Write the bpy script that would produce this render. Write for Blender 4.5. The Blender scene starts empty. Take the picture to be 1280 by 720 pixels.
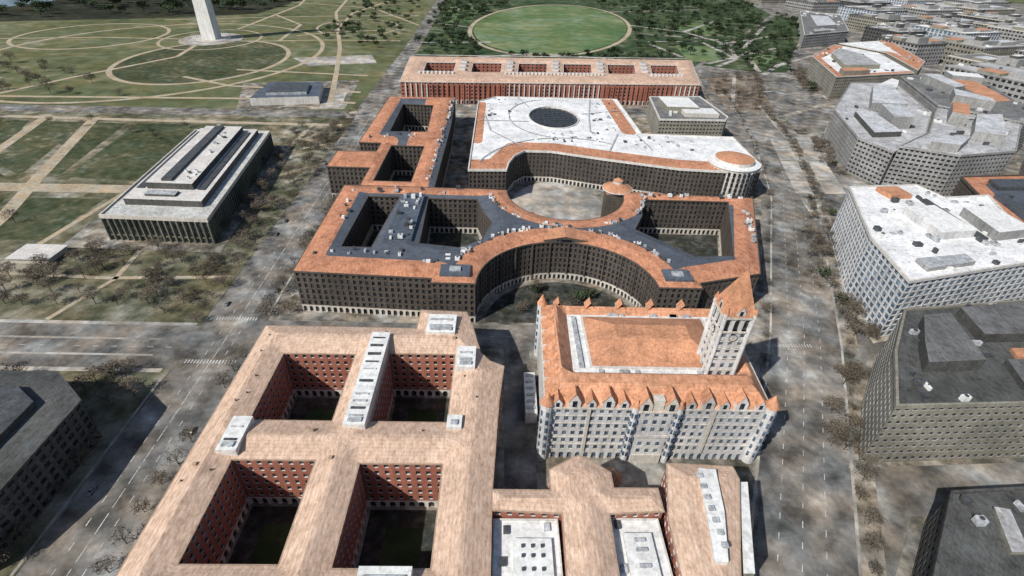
import bpy, math, random
import numpy as np
from mathutils import Vector, Matrix
from mathutils.geometry import delaunay_2d_cdt
random.seed(7); rng=np.random.default_rng(5)
scn=bpy.context.scene
COL=bpy.context.collection
# ------------------------------------------------------------------ materials
def nn(nt,t,**k):
    n=nt.nodes.new(t)
    for a,b in k.items(): setattr(n,a,b)
    return n
def base_mat(name,rough=.8,spec=.3):
    m=bpy.data.materials.new(name);m.use_nodes=True
    nt=m.node_tree;b=nt.nodes['Principled BSDF']
    b.inputs['Roughness'].default_value=rough
    b.inputs['Specular IOR Level'].default_value=spec
    g=nn(nt,'ShaderNodeNewGeometry')
    return m,nt,b,g
def noise(nt,g,scale,detail=4,rough=.6,stretch=None):
    n=nn(nt,'ShaderNodeTexNoise');n.inputs['Scale'].default_value=scale
    n.inputs['Detail'].default_value=detail;n.inputs['Roughness'].default_value=rough
    if stretch:
        mp=nn(nt,'ShaderNodeMapping');mp.inputs['Scale'].default_value=stretch[:3]
        if len(stretch)>3: mp.inputs['Rotation'].default_value=(0,0,stretch[3])
        nt.links.new(g.outputs['Position'],mp.inputs[0]);nt.links.new(mp.outputs[0],n.inputs['Vector'])
    else: nt.links.new(g.outputs['Position'],n.inputs['Vector'])
    return n.outputs['Fac']
def ramp(nt,src,stops):
    r=nn(nt,'ShaderNodeValToRGB');e=r.color_ramp.elements
    while len(e)<len(stops): e.new(.5)
    for i,(p,c) in enumerate(stops):
        e[i].position=p;e[i].color=(c[0],c[1],c[2],1)
    nt.links.new(src,r.inputs[0]);return r.outputs[0]
def mixc(nt,fac,a,b,mode='MIX'):
    m=nn(nt,'ShaderNodeMix',data_type='RGBA',blend_type=mode)
    for s,v in ((0,fac),(6,a),(7,b)):
        if isinstance(v,(int,float)): m.inputs[s].default_value=v
        elif isinstance(v,tuple): m.inputs[s].default_value=(v[0],v[1],v[2],1)
        else: nt.links.new(v,m.inputs[s])
    return m.outputs[2]
def mth(nt,op,a,b=0.0):
    m=nn(nt,'ShaderNodeMath',operation=op)
    for i,v in enumerate((a,b)):
        if isinstance(v,(int,float)): m.inputs[i].default_value=v
        else: nt.links.new(v,m.inputs[i])
    return m.outputs[0]
def mul(c,k): return tuple(x*k for x in c)
def speck(name,c,var=.3,s1=.08,s2=1.2,rough=.85,stretch=None,bump=0):
    m,nt,b,g=base_mat(name,rough)
    a=noise(nt,g,s1,5,.6);d=noise(nt,g,s2,3,.7,stretch)
    c1=ramp(nt,a,[(.3,mul(c,1-var)),(.7,mul(c,1+var))])
    c2=ramp(nt,d,[(.32,(1-var,)*3),(.68,(1+var,)*3)])
    o=mixc(nt,1.0,c1,c2,'MULTIPLY')
    st=noise(nt,g,.5,4,.7,(1,1,.12));o=mixc(nt,1.0,o,ramp(nt,st,[(.34,(.78,.77,.76)),(.55,(1.03,1.03,1.03))]),'MULTIPLY')
    nt.links.new(o,b.inputs['Base Color'])
    return m
def patch(name,stops,s1=.02,s2=.25,rough=.95,w=.5,stretch=None,lo=.33,hi=.67):
    m,nt,b,g=base_mat(name,rough,.1)
    a=noise(nt,g,s1,6,.6,stretch);d=noise(nt,g,s2,4,.62,stretch)
    f=mth(nt,'ADD',mth(nt,'MULTIPLY',a,1-w),mth(nt,'MULTIPLY',d,w))
    mr_=nn(nt,'ShaderNodeMapRange');nt.links.new(f,mr_.inputs[0]);mr_.inputs[1].default_value=lo;mr_.inputs[2].default_value=hi
    o=ramp(nt,mr_.outputs[0],stops);e=noise(nt,g,2.2,2,.7)
    h=noise(nt,g,s1*2.3,3,.5)
    o=mixc(nt,1.0,o,ramp(nt,h,[(.35,(1.05,.94,.82)),(.65,(.92,.98,1.03))]),'MULTIPLY')
    o=mixc(nt,1.0,o,ramp(nt,e,[(.3,(.86,)*3),(.7,(1.12,)*3)]),'MULTIPLY')
    nt.links.new(o,b.inputs['Base Color']);return m
def roofmat(name,terra,inner,var=.22,blotch=1.0):
    m,nt,b,g=base_mat(name,.8)
    at=nn(nt,'ShaderNodeAttribute');at.attribute_name='tm'
    dd=nn(nt,'ShaderNodeAttribute');dd.attribute_name='dd'
    a=noise(nt,g,.06,5,.65);d=noise(nt,g,.9,4,.75,(1,.35,1,.7));e=noise(nt,g,.5,3,.8);q=noise(nt,g,.22,6,.8)
    t=ramp(nt,a,[(.3,mul(terra,1-var)),(.7,mul(terra,1+var))])
    t=mixc(nt,1.0,t,ramp(nt,d,[(.3,(.66,.63,.6)),(.5,(1,1,1)),(.7,(1.35,1.35,1.38))]),'MULTIPLY')
    t=mixc(nt,blotch,t,ramp(nt,q,[(.36,(.66,.64,.64)),(.48,(1,1,1)),(.62,(1.12,1.2,1.28))]),'MULTIPLY')
    course=mth(nt,'FRACT',mth(nt,'MULTIPLY',dd.outputs['Fac'],.8))
    t=mixc(nt,1.0,t,ramp(nt,course,[(0,(.84,)*3),(.18,(1,)*3),(.9,(1.05,)*3),(1,(.87,)*3)]),'MULTIPLY')
    i=ramp(nt,a,[(.3,mul(inner,.75)),(.7,mul(inner,1.2))])
    i=mixc(nt,1.0,i,ramp(nt,e,[(.33,(.6,.6,.62)),(.45,(1,1,1)),(.7,(1.15,1.15,1.15))]),'MULTIPLY')
    i=mixc(nt,.5,i,ramp(nt,q,[(.38,(.62,.62,.63)),(.48,(1,1,1)),(.62,(1.1,1.1,1.1))]),'MULTIPLY')
    f=mth(nt,'LESS_THAN',at.outputs['Fac'],1.0)
    nt.links.new(mixc(nt,f,i,t),b.inputs['Base Color'])
    bm=nn(nt,'ShaderNodeBump');bm.inputs['Strength'].default_value=.5;bm.inputs['Distance'].default_value=.15
    nt.links.new(d,bm.inputs['Height']);nt.links.new(bm.outputs[0],b.inputs['Normal'])
    return m
def glassmat(name,dark,light,thr=.55):
    m,nt,b,g=base_mat(name,.25,.5)
    a=noise(nt,g,.45,2,.6)
    nt.links.new(ramp(nt,a,[(thr-.06,dark),(thr+.1,light)]),b.inputs['Base Color']);return m
M={}
M['brick']=speck('red_brick',(.33,.13,.09),.22,.05,1.5)
M['stone']=speck('limestone',(.54,.51,.46),.16,.05,.9)
M['stonegrey']=speck('grey_granite',(.55,.55,.55),.18,.05,.9)
M['brown']=speck('dark_brown_stone',(.088,.074,.063),.25,.05,.8)
M['greyconc']=speck('grey_concrete',(.29,.29,.285),.25,.05,.6)
M['darkconc']=speck('dark_concrete',(.08,.08,.077),.3,.05,.6)
M['beige']=speck('beige_concrete',(.24,.23,.19),.22,.05,.6)
M['mus']=speck('museum_marble',(.17,.17,.13),.28,.05,.5)
M['glass']=glassmat('window_glass',(.012,.015,.02),(.07,.08,.09))
M['glassb']=glassmat('blue_window_glass',(.04,.065,.1),(.14,.2,.27),.5)
M['glassw']=glassmat('blue_curtain_wall',(.05,.09,.14),(.24,.32,.4),.5)
M['white']=speck('white_membrane',(.72,.73,.72),.12,.05,.4)
M['whitetrim']=speck('white_trim',(.62,.60,.57),.14,.1,.8)
M['tantrim']=speck('tan_trim',(.40,.29,.21),.15,.1,.8)
M['ac']=speck('rooftop_metal',(.40,.42,.44),.3,.2,.8,.5)
M['acd']=speck('rooftop_dark_metal',(.07,.075,.08),.3,.2,.8,.5)
M['sky']=glassmat('skylight_glass',(.015,.017,.02),(.05,.05,.055))
M['slate']=speck('slate_blue_metal',(.09,.11,.14),.3,.08,.6,.6)
M['terra']=speck('terracotta',(.50,.25,.145),.25,.1,.9)
M['tanroof']=roofmat('tan_roof_tile',(.57,.405,.30),(.5,.48,.44),.12,.5)
M['reaR']=roofmat('terracotta_slate_roof',(.46,.21,.12),(.085,.10,.125))
M['iccR']=roofmat('terracotta_white_roof',(.47,.22,.125),(.74,.75,.75))
M['comR']=roofmat('tan_terracotta_roof',(.54,.37,.27),(.5,.47,.43))
M['opoR']=roofmat('orange_slate_roof',(.54,.27,.155),(.56,.56,.54))
M['greyR']=roofmat('grey_gravel_roof',(.16,.16,.157),(.18,.18,.177),.35)
M['lgreyR']=roofmat('light_gravel_roof',(.58,.59,.60),(.50,.51,.52),.28)
M['midR']=roofmat('mid_gravel_roof',(.42,.42,.42),(.42,.42,.42),.35)
M['darkR']=roofmat('dark_gravel_roof',(.08,.082,.078),(.07,.07,.068),.4)
M['musR']=roofmat('museum_roof',(.50,.50,.47),(.42,.42,.38))
M['asphalt']=patch('asphalt',[(0,(.045,.045,.043)),(.25,(.1,.098,.094)),(.45,(.17,.166,.158)),(.62,(.24,.232,.22)),(.8,(.34,.33,.312)),(1,(.52,.505,.48))],.022,.09,lo=.35,hi=.65)
M['side']=patch('sidewalk_paving',[(0,(.05,.052,.042)),(.3,(.12,.116,.1)),(.5,(.23,.215,.19)),(.75,(.37,.35,.315)),(1,(.6,.575,.53))],.025,.12,lo=.35,hi=.65)
M['mall']=patch('winter_lawn',[(0,(.04,.045,.027)),(.3,(.085,.09,.056)),(.5,(.15,.148,.10)),(.7,(.25,.235,.185)),(1,(.46,.43,.37))],.014,.08,lo=.35,hi=.65)
M['plot']=patch('garden_grass',[(0,(.026,.035,.02)),(.4,(.058,.074,.04)),(.7,(.105,.112,.066)),(1,(.24,.23,.17))],.015,.12)
M['lawn']=patch('olive_lawn',[(0,(.05,.062,.032)),(.35,(.10,.118,.058)),(.6,(.15,.16,.085)),(.8,(.21,.205,.135)),(1,(.38,.355,.28))],.007,.045)
M['green']=patch('bright_lawn',[(0,(.06,.115,.045)),(.4,(.11,.175,.075)),(.7,(.19,.24,.135)),(1,(.32,.35,.23))],.006,.04,w=.4)
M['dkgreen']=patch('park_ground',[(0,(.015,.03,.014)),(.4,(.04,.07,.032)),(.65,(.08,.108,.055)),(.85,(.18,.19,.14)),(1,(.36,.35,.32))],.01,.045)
M['tan']=patch('gravel_path',[(0,(.24,.2,.15)),(.5,(.42,.36,.27)),(1,(.56,.5,.4))],.04,.3)
M['pale']=patch('pale_paving',[(0,(.14,.135,.13)),(.4,(.3,.29,.27)),(.7,(.5,.485,.46)),(1,(.7,.69,.67))],.02,.1)
M['dirt']=patch('brown_park',[(0,(.06,.05,.04)),(.5,(.18,.15,.12)),(1,(.4,.36,.31))],.02,.1)
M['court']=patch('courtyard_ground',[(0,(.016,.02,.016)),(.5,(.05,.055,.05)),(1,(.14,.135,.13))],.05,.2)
M['water']=speck('water',(.2,.27,.33),.1,.01,.05,.3)
M['wood']=patch('woodland_floor',[(0,(.012,.016,.01)),(.5,(.03,.034,.022)),(1,(.08,.08,.06))],.01,.06)
M['paint']=speck('worn_road_paint',(.5,.5,.48),.35,.1,1.0)
M['kerb']=speck('kerb_stone',(.34,.33,.31),.15,.3,2)
M['marble']=speck('obelisk_marble',(.68,.68,.66),.08,.05,.3)
M['bark']=speck('bark',(.09,.075,.06),.3,.5,3)
M['twig']=speck('bare_twigs',(.125,.105,.08),.35,.1,1.5)
M['leaf']=speck('dark_foliage',(.042,.065,.03),.45,.1,1.0)
M['tyre']=speck('tyre',(.02,.02,.02),.1)
for i,c in enumerate([(.45,.45,.45),(.05,.05,.055),(.2,.21,.22),(.12,.11,.1),(.07,.08,.1)]): M['car%d'%i]=speck('car_paint_%d'%i,c,.05,.1,.1,.3)
# ------------------------------------------------------------------ mesh builder
class MB:
    def __init__(s): s.v=[];s.f=[];s.m=[];s.mats=[]
    def mi(s,k):
        if k not in s.mats: s.mats.append(k)
        return s.mats.index(k)
    def add(s,vs,fs,k):
        o=len(s.v);s.v.extend(vs);i=s.mi(k)
        for f in fs: s.f.append([o+a for a in f]);s.m.append(i)
    def quad(s,a,b,c,d,k): s.add([a,b,c,d],[(0,1,2,3)],k)
    def box(s,x0,y0,z0,x1,y1,z1,k,rot=0,k2=None):
        cx,cy=(x0+x1)/2,(y0+y1)/2;c,sn=math.cos(rot),math.sin(rot)
        vs=[]
        for z in (z0,z1):
            for x,y in ((x0,y0),(x1,y0),(x1,y1),(x0,y1)):
                dx,dy=x-cx,y-cy;vs.append((cx+dx*c-dy*sn,cy+dx*sn+dy*c,z))
        s.add(vs,[(0,1,5,4),(1,2,6,5),(2,3,7,6),(3,0,4,7)],k);s.add(vs[4:],[(0,1,2,3)],k2 or k)
    def prism(s,poly,z0,z1,k,ktop=None):
        n=len(poly);vs=[(x,y,z0) for x,y in poly]+[(x,y,z1) for x,y in poly]
        s.add(vs,[(i,(i+1)%n,n+(i+1)%n,n+i) for i in range(n)],k)
        s.add(vs[n:],[tuple(range(n))],ktop or k)
    def cone(s,cx,cy,z0,z1,r0,r1,k,n=16,cap=True,sx=1,sy=1):
        vs=[(cx+r0*sx*math.cos(6.28318*i/n),cy+r0*sy*math.sin(6.28318*i/n),z0) for i in range(n)]
        vs+=[(cx+r1*sx*math.cos(6.28318*i/n),cy+r1*sy*math.sin(6.28318*i/n),z1) for i in range(n)]
        s.add(vs,[(i,(i+1)%n,n+(i+1)%n,n+i) for i in range(n)],k)
        if cap and r1>.05: s.add(vs[n:],[tuple(range(n))],k)
    def hip(s,x0,y0,x1,y1,z0,h,k,inset=None):
        w,l=x1-x0,y1-y0;i=min(w,l)/2 if inset is None else inset
        vs=[(x0,y0,z0),(x1,y0,z0),(x1,y1,z0),(x0,y1,z0),(x0+i,y0+i,z0+h),(x1-i,y0+i,z0+h),(x1-i,y1-i,z0+h),(x0+i,y1-i,z0+h)]
        s.add(vs,[(0,1,5,4),(1,2,6,5),(2,3,7,6),(3,0,4,7),(4,5,6,7)],k)
    def gable(s,cx,cy,w,l,z0,h,ang,kw,kr):
        c,sn=math.cos(ang),math.sin(ang)
        def T(a,b,z): return (cx+a*c-b*sn,cy+a*sn+b*c,z)
        hw=w/2;zw=z0+h*.45
        s.add([T(0,-hw,z0),T(0,hw,z0),T(0,hw,zw),T(0,0,z0+h),T(0,-hw,zw)],[(0,1,2,3,4)],kw)
        s.quad(T(0,-hw,z0),T(-l,-hw,z0),T(-l,-hw,zw),T(0,-hw,zw),kw)
        s.quad(T(0,hw,z0),T(-l,hw,z0),T(-l,hw,zw),T(0,hw,zw),kw)
        e=.3
        s.quad(T(e,-hw-e,zw-e*.8),T(e,0,z0+h+.1),T(-l,0,z0+h+.1),T(-l,-hw-e,zw-e*.8),kr)
        s.quad(T(e,hw+e,zw-e*.8),T(e,0,z0+h+.1),T(-l,0,z0+h+.1),T(-l,hw+e,zw-e*.8),kr)
        s.quad(T(.04,-hw*.4,z0+.5),T(.04,hw*.4,z0+.5),T(.04,hw*.4,zw+.4),T(.04,-hw*.4,zw+.4),'glass')
    def obj(s,name,parent=None,attrs=None):
        me=bpy.data.meshes.new(name);me.from_pydata(s.v,[],s.f);me.update()
        for k in s.mats: me.materials.append(M[k])
        me.polygons.foreach_set('material_index',s.m)
        if attrs:
            for an,vals in attrs.items():
                a=me.attributes.new(an,'FLOAT','POINT');a.data.foreach_set('value',np.asarray(vals,dtype=np.float32))
        o=bpy.data.objects.new(name,me);COL.objects.link(o)
        if parent: o.parent=parent
        return o
def empty(name):
    o=bpy.data.objects.new(name,None);COL.objects.link(o);return o
# ------------------------------------------------------------------ polygon tools
def area(p): return sum(p[i][0]*p[(i+1)%len(p)][1]-p[(i+1)%len(p)][0]*p[i][1] for i in range(len(p)))/2
def ccw(p): return list(p) if area(p)>0 else list(p)[::-1]
def cw(p): return ccw(p)[::-1]
def inside(P,poly):
    x,y=P[:,0],P[:,1];r=np.zeros(len(P),bool);n=len(poly)
    for i in range(n):
        x1,y1=poly[i];x2,y2=poly[(i+1)%n]
        if y1==y2: continue
        c=((y1>y)!=(y2>y))&(x<(x2-x1)*(y-y1)/(y2-y1)+x1);r^=c
    return r
def segdist(P,pts,closed):
    d=np.full(len(P),1e9);n=len(pts)
    for i in range(n if closed else n-1):
        a=np.array(pts[i],float);b=np.array(pts[(i+1)%n],float);ab=b-a;L=ab@ab
        if L==0: continue
        t=np.clip(((P-a)@ab)/L,0,1);q=a+t[:,None]*ab
        d=np.minimum(d,np.hypot(*(P-q).T))
    return d
def offset(poly,o):
    n=len(poly);res=[]
    for i in range(n):
        p0=Vector(poly[i-1]);p1=Vector(poly[i]);p2=Vector(poly[(i+1)%n])
        d1=(p1-p0).normalized();d2=(p2-p1).normalized()
        n1=Vector((d1.y,-d1.x));n2=Vector((d2.y,-d2.x));m=n1+n2
        if m.length<1e-3: m=n1.copy()
        m.normalize();k=o/max(.35,m.dot(n1));res.append((p1.x+m.x*k,p1.y+m.y*k))
    return res
def rect(x0,y0,x1,y1): return [(x0,y0),(x1,y0),(x1,y1),(x0,y1)]
def arc(cx,cy,rx,ry,a0,a1,n): return [(cx+rx*math.cos(math.radians(a0+(a1-a0)*i/n)),cy+ry*math.sin(math.radians(a0+(a1-a0)*i/n))) for i in range(n+1)]
# ------------------------------------------------------------------ walls with real recessed windows
def cell(mb,a,b,nrm,z0,z1,kind,wr,K,dep):
    ax,ay=a;bx,by=b;dx,dy=bx-ax,by-ay
    def T(u,z,q=0): return (ax+dx*u-nrm[0]*q,ay+dy*u-nrm[1]*q,z)
    l=(1-wr)/2;r=1-l;h=z1-z0
    if kind=='arc':
        zs=z0+h*.58;L=math.hypot(dx,dy);ra=wr*L/2;n=6;top=min(h*.34,ra)
        arcp=[(.5-wr/2*math.cos(math.pi*i/n),zs+top*math.sin(math.pi*i/n)) for i in range(n+1)]
        w,g=K[3],K[1]
        mb.quad(T(0,z0),T(l,z0),T(l,z1),T(0,z1),w);mb.quad(T(r,z0),T(1,z0),T(1,z1),T(r,z1),w)
        for i in range(n):
            (u0,q0),(u1,q1)=arcp[i],arcp[i+1]
            mb.quad(T(u0,q0),T(u1,q1),T(u1,z1),T(u0,z1),w)
            mb.quad(T(u0,q0),T(u1,q1),T(u1,q1,dep*2),T(u0,q0,dep*2),w)
        mb.quad(T(l,z0),T(l,zs),T(l,zs,dep*2),T(l,z0,dep*2),w);mb.quad(T(r,z0),T(r,zs),T(r,zs,dep*2),T(r,z0,dep*2),w)
        mb.quad(T(l,z0,dep*2),T(r,z0,dep*2),T(r,z1,dep*2),T(l,z1,dep*2),g);return
    zb,zt=z0+h*K[4],z0+h*K[5];w,g,t=K[0],K[1],K[2]
    V=[T(0,z0),T(1,z0),T(1,z1),T(0,z1),T(l,zb),T(r,zb),T(r,zt),T(l,zt),T(l,zb,dep),T(r,zb,dep),T(r,zt,dep),T(l,zt,dep)]
    mb.add(V,[(0,1,5,4),(1,2,6,5),(2,3,7,6),(3,0,4,7)],w)
    mb.add(V,[(4,5,9,8),(5,6,10,9),(6,7,11,10),(7,4,8,11)],t);mb.add(V[8:],[(0,1,2,3)],g)
STY={
'irs':(('brick','glass','whitetrim','whitetrim',.25,.8),3.6,3.6,.42,4.6,'arc'),
'rea':(('brown','glass','brown','stone',.12,.85),3.7,3.4,.46,4.6,'arc'),
'opo':(('stonegrey','glassb','stone','stonegrey',.2,.82),4.3,3.4,.5,5,'arc'),
'com':(('brick','glass','whitetrim','stone',.22,.8),4.2,5.5,.4,5,'arc'),
'mus':(('mus','glass','mus','mus',.05,.95),13,4.0,.45,3.5,'win'),
'grey':(('greyconc','glass','greyconc','greyconc',.3,.78),3.9,4.2,.66,4,'win'),
'dark':(('darkconc','glass','darkconc','darkconc',.25,.8),3.9,4.2,.6,4,'win'),
'beige':(('beige','glass','greyconc','beige',.28,.72),3.9,3.6,.62,5,'win'),
'curt':(('stonegrey','glassw','stonegrey','greyconc',.08,.9),3.8,5.2,.74,4,'win'),
'belf':(('stonegrey','glass','stone','stonegrey',.1,.9),7,4.2,.6,7.5,'arc'),
}
def walls(mb,loop,z0,z1,sty,scale=1.0):
    K,fh,bay,wr,bh,bk=STY[sty];bay*=scale;fh*=scale
    nf=max(1,round((z1-z0-bh)/fh));zs=[z0,z0+bh]+[z0+bh+(z1-z0-bh)*(i+1)/nf for i in range(nf)]
    n=len(loop)
    for i in range(n):
        a=loop[i];b=loop[(i+1)%n];dx,dy=b[0]-a[0],b[1]-a[1];L=math.hypot(dx,dy)
        if L<.01: continue
        nr=(dy/L,-dx/L)
        if L<2.2:
            mb.quad((*a,z0),(*b,z0),(*b,z1),(*a,z1),K[0]);continue
        nb=max(1,round(L/bay))
        for j in range(nb):
            p=(a[0]+dx*j/nb,a[1]+dy*j/nb);q=(a[0]+dx*(j+1)/nb,a[1]+dy*(j+1)/nb)
            for k in range(len(zs)-1):
                cell(mb,p,q,nr,zs[k],zs[k+1],bk if k==0 else 'win',wr if k or bk!='arc' else .62,K,.4)
def roof(name,parent,outer,holes,z,matk,slope=.3,cap=6,s=2.0,terra=None):
    pts=[];edges=[]
    for lp in [outer]+holes:
        st=len(pts);n=len(lp)
        for i in range(n):
            a=lp[i];b=lp[(i+1)%n];L=math.hypot(b[0]-a[0],b[1]-a[1]);m=max(1,int(L/s/1.5))
            for j in range(m): pts.append((a[0]+(b[0]-a[0])*j/m,a[1]+(b[1]-a[1])*j/m))
        e=len(pts);edges+=[(i,i+1) for i in range(st,e-1)]+[(e-1,st)]
    P=np.array(outer,float);x0,y0=P.min(0);x1,y1=P.max(0)
    gx,gy=np.meshgrid(np.arange(x0+s/2,x1,s),np.arange(y0+s/2,y1,s));G=np.stack([gx.ravel(),gy.ravel()],1)
    ok=inside(G,outer)
    for h in holes: ok&=~inside(G,h)
    G=G[ok]
    if len(G):
        d=segdist(G,outer,True)
        for h in holes: d=np.minimum(d,segdist(G,h,True))
        G=G[d>s*.35]
    allp=[Vector(p) for p in pts]+[Vector(p) for p in G.tolist()]
    r=delaunay_2d_cdt(allp,edges,[],0,1e-4)
    V=np.array([tuple(v) for v in r[0]]);Fc=np.array([f for f in r[2] if len(f)==3])
    c=V[Fc].mean(1);ok=inside(c,outer)
    for h in holes: ok&=~inside(c,h)
    Fc=Fc[ok]
    d=segdist(V,outer,True);do=d.copy()
    for h in holes: d=np.minimum(d,segdist(V,h,True))
    zz=z+slope*np.minimum(d,cap)
    if terra is None: tm=np.zeros(len(V))
    elif terra=='none': tm=np.full(len(V),5.)
    elif isinstance(terra,(int,float)): tm=do/terra
    else:
        tm=np.full(len(V),9.)
        for pl,w in terra: tm=np.minimum(tm,segdist(V,pl,False)/w)
    mb=MB();mb.v=[(x,y,h) for (x,y),h in zip(V.tolist(),zz.tolist())];mb.f=Fc.tolist();mb.mi(matk);mb.m=[0]*len(mb.f)
    return mb.obj(name,parent,{'tm':tm,'dd':d})
def rim(mb,lp,z,k,out=.55,h=.8,par=0.0):
    o=offset(lp,out);n=len(lp)
    for i in range(n):
        j=(i+1)%n
        mb.quad((*o[i],z-h),(*o[j],z-h),(*o[j],z+par+.02),(*o[i],z+par+.02),k)
        mb.quad((*lp[i],z-h),(*lp[j],z-h),(*o[j],z-h),(*o[i],z-h),k)
        if par:
            q=offset(lp,-.45)
            mb.quad((*o[i],z+par+.02),(*o[j],z+par+.02),(*q[j],z+par+.02),(*q[i],z+par+.02),k)
            mb.quad((*q[i],z-.1),(*q[j],z-.1),(*q[j],z+par+.02),(*q[i],z+par+.02),k)
        else: mb.quad((*o[i],z+.02),(*o[j],z+.02),(*lp[j],z+.05),(*lp[i],z+.05),k)
def units(name,parent,polys,z,n,ks=('ac','white','acd'),smin=1,smax=4,h=(.6,2.2),avoid=()):
    mb=MB()
    for poly in polys:
        P=np.array(poly,float);lo,hi=P.min(0),P.max(0);c=0;t=0
        while c<n and t<n*30:
            t+=1;x,y=random.uniform(lo[0],hi[0]),random.uniform(lo[1],hi[1])
            q=np.array([[x,y]])
            if not inside(q,poly)[0] or segdist(q,poly,True)[0]<smax*.6 or any(inside(q,a)[0] for a in avoid): continue
            w,l=random.uniform(smin,smax),random.uniform(smin,smax);hh=random.uniform(*h)
            zz=z(x,y) if callable(z) else z
            mb.box(x-w/2,y-l/2,zz-.3,x+w/2,y+l/2,zz+hh,random.choice(ks),random.choice((0,0,.1)))
            if random.random()<.4: mb.cone(x,y,zz+hh,zz+hh+.3,w*.25,w*.25,'acd',8)
            c+=1
    return mb.obj(name,parent)
def building(par,outer,holes,z0,z1,sty,roofk,slope=.3,cap=6,s=2.2,terra=None,trim='whitetrim',parapet=0,scale=1.0,rimh=.8,tag='',ro=.55):
    outer=ccw(outer);holes=[cw(h) for h in holes];mb=MB()
    walls(mb,outer,z0,z1,sty,scale)
    for h in holes: walls(mb,h,z0,z1,sty,scale)
    mb.obj('walls'+tag,par);cb=MB()
    for lp in [outer]+holes: rim(cb,lp,z1,trim,h=rimh,par=parapet,out=ro)
    cb.obj('cornice'+tag,par)
    roof('roof'+tag,par,outer,holes,z1,roofk,slope,cap,s,terra)
# ------------------------------------------------------------------ ground
def sheet(name,poly,z,k,parent=None):
    mb=MB();mb.add([(x,y,z) for x,y in ccw(poly)],[tuple(range(len(poly)))],k);return mb.obj(name,parent)
def pad(name,poly,k,z=.13,parent=None):
    mb=MB();mb.prism(ccw(poly),-.3,z,'kerb',k);return mb.obj(name,parent)
def ribbon(mb,pts,w,z,k,closed=False,off=0):
    n=len(pts);L=[];R=[]
    for i in range(n):
        a=Vector(pts[(i-1)%n] if (closed or i>0) else pts[i]);b=Vector(pts[(i+1)%n] if (closed or i<n-1) else pts[i])
        d=(b-a).normalized();q=Vector((-d.y,d.x));nr=q*w/2;p=Vector(pts[i])+q*off
        L.append((p.x+nr.x,p.y+nr.y,z));R.append((p.x-nr.x,p.y-nr.y,z))
    for i in range(n if closed else n-1):
        j=(i+1)%n;mb.quad(R[i],R[j],L[j],L[i],k)
def dashes(mb,pts,off,z,dash=3,gap=6,w=.3):
    for i in range(len(pts)-1):
        a=Vector(pts[i]);b=Vector(pts[i+1]);d=b-a;L=d.length;d.normalize();nr=Vector((-d.y,d.x))
        t=0
        while t+dash<L:
            p=a+d*t+nr*off;q=p+d*dash
            mb.quad(*[(v.x,v.y,z) for v in (p-nr*w/2,q-nr*w/2,q+nr*w/2,p+nr*w/2)],'paint');t+=dash+gap
sheet('ground',[(-9000,-2000),(9000,-2000),(9000,12000),(-9000,12000)],-.25,'lawn')
sheet('road_surface',[(-176,-60),(560,-60),(1500,700),(2200,2400),(-240,2400),(-200,900),(-700,640),(-700,540),(-178,560),(-176,216),(-500,216),(-500,180),(-176,180)],0.0,'asphalt')
pad('city_block_pavement',[(-122,-40),(38,-40),(93,88),(141,201),(-122,201)],'side')
pad('city_block_pavement',[(-124,221),(152,221),(224,398),(262,560),(272,642),(-128,596)],'side')
pad('city_block_pavement',[(-132,630),(277,668),(322,895),(-140,826)],'side')
pad('museum_lawn',[(-158,215),(-163,583),(-700,562),(-700,215)],'mall')
pad('museum_lawn',[(-156,-60),(-156,182),(-700,182),(-700,-60)],'mall')
pad('monument_grounds',[(-168,608),(-172,1000),(-215,2400),(-3000,2400),(-3000,545),(-700,586)],'lawn')
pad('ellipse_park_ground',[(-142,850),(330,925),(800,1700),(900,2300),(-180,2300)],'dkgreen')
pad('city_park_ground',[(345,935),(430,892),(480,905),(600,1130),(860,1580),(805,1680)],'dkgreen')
sheet('woodland_ground',[(-560,1330),(-700,1230),(-1000,1090),(-3000,900),(-3000,3000),(-500,3000)],.17,'wood')
sheet('water',[(-1090,1290),(-1070,1460),(-1060,3500),(-5000,3500),(-5000,1000),(-1500,1250)],.3,'water')
mp=MB()
for i,pl in enumerate([[(-420,540),(-388,540),(-362,402),(-380,402)],[(-378,541),(-300,545),(-296,398),(-355,402)],[(-520,540),(-486,540),(-455,470),(-520,450)],
   [(-474,540),(-430,540),(-392,402),(-450,440)],[(-600,440),(-460,440),(-400,398),(-600,398)],[(-500,362),(-372,362),(-350,300),(-500,300)],[(-366,362),(-300,364),(-300,300),(-345,300)]]):
    sheet('garden_plot',pl,.17,'plot')
for p,w in [([(-700,550),(-300,553),(-170,556)],8),([(-700,380),(-386,380),(-240,383)],15),([(-430,556),(-374,395),(-350,330),(-340,290)],10),([(-480,556),(-450,450),(-420,380)],9),([(-296,548),(-292,380),(-300,290)],4),([(-240,383),(-205,384),(-200,560)],4.5),([(-165,500),(-205,470),(-215,440)],3),([(-310,262),(-232,258),(-162,262)],3),([(-232,290),(-228,258),(-240,218)],3)]:
    ribbon(mp,p,w,.2+.01*w/5,'tan')
mp.obj('garden_paths')
pad('museum_terrace',[(-284,292),(-180,290),(-204,490),(-296,487)],'side',.3)
mo=MB()
def ell(cx,cy,rx,ry,n=64): return arc(cx,cy,rx,ry,0,360,n)[:-1]
ribbon(mo,ell(-450,850,112,155),7,.2,'tan',True)
ribbon(mo,ell(-535,890,235,290),7,.24,'tan',True)
ribbon(mo,ell(-720,1010,110,130),6,.2,'tan',True)
ribbon(mo,ell(-516,1011,78,100),5,.28,'tan',True)
ribbon(mo,ell(-300,1200,80,110),5,.28,'tan',True)
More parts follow.
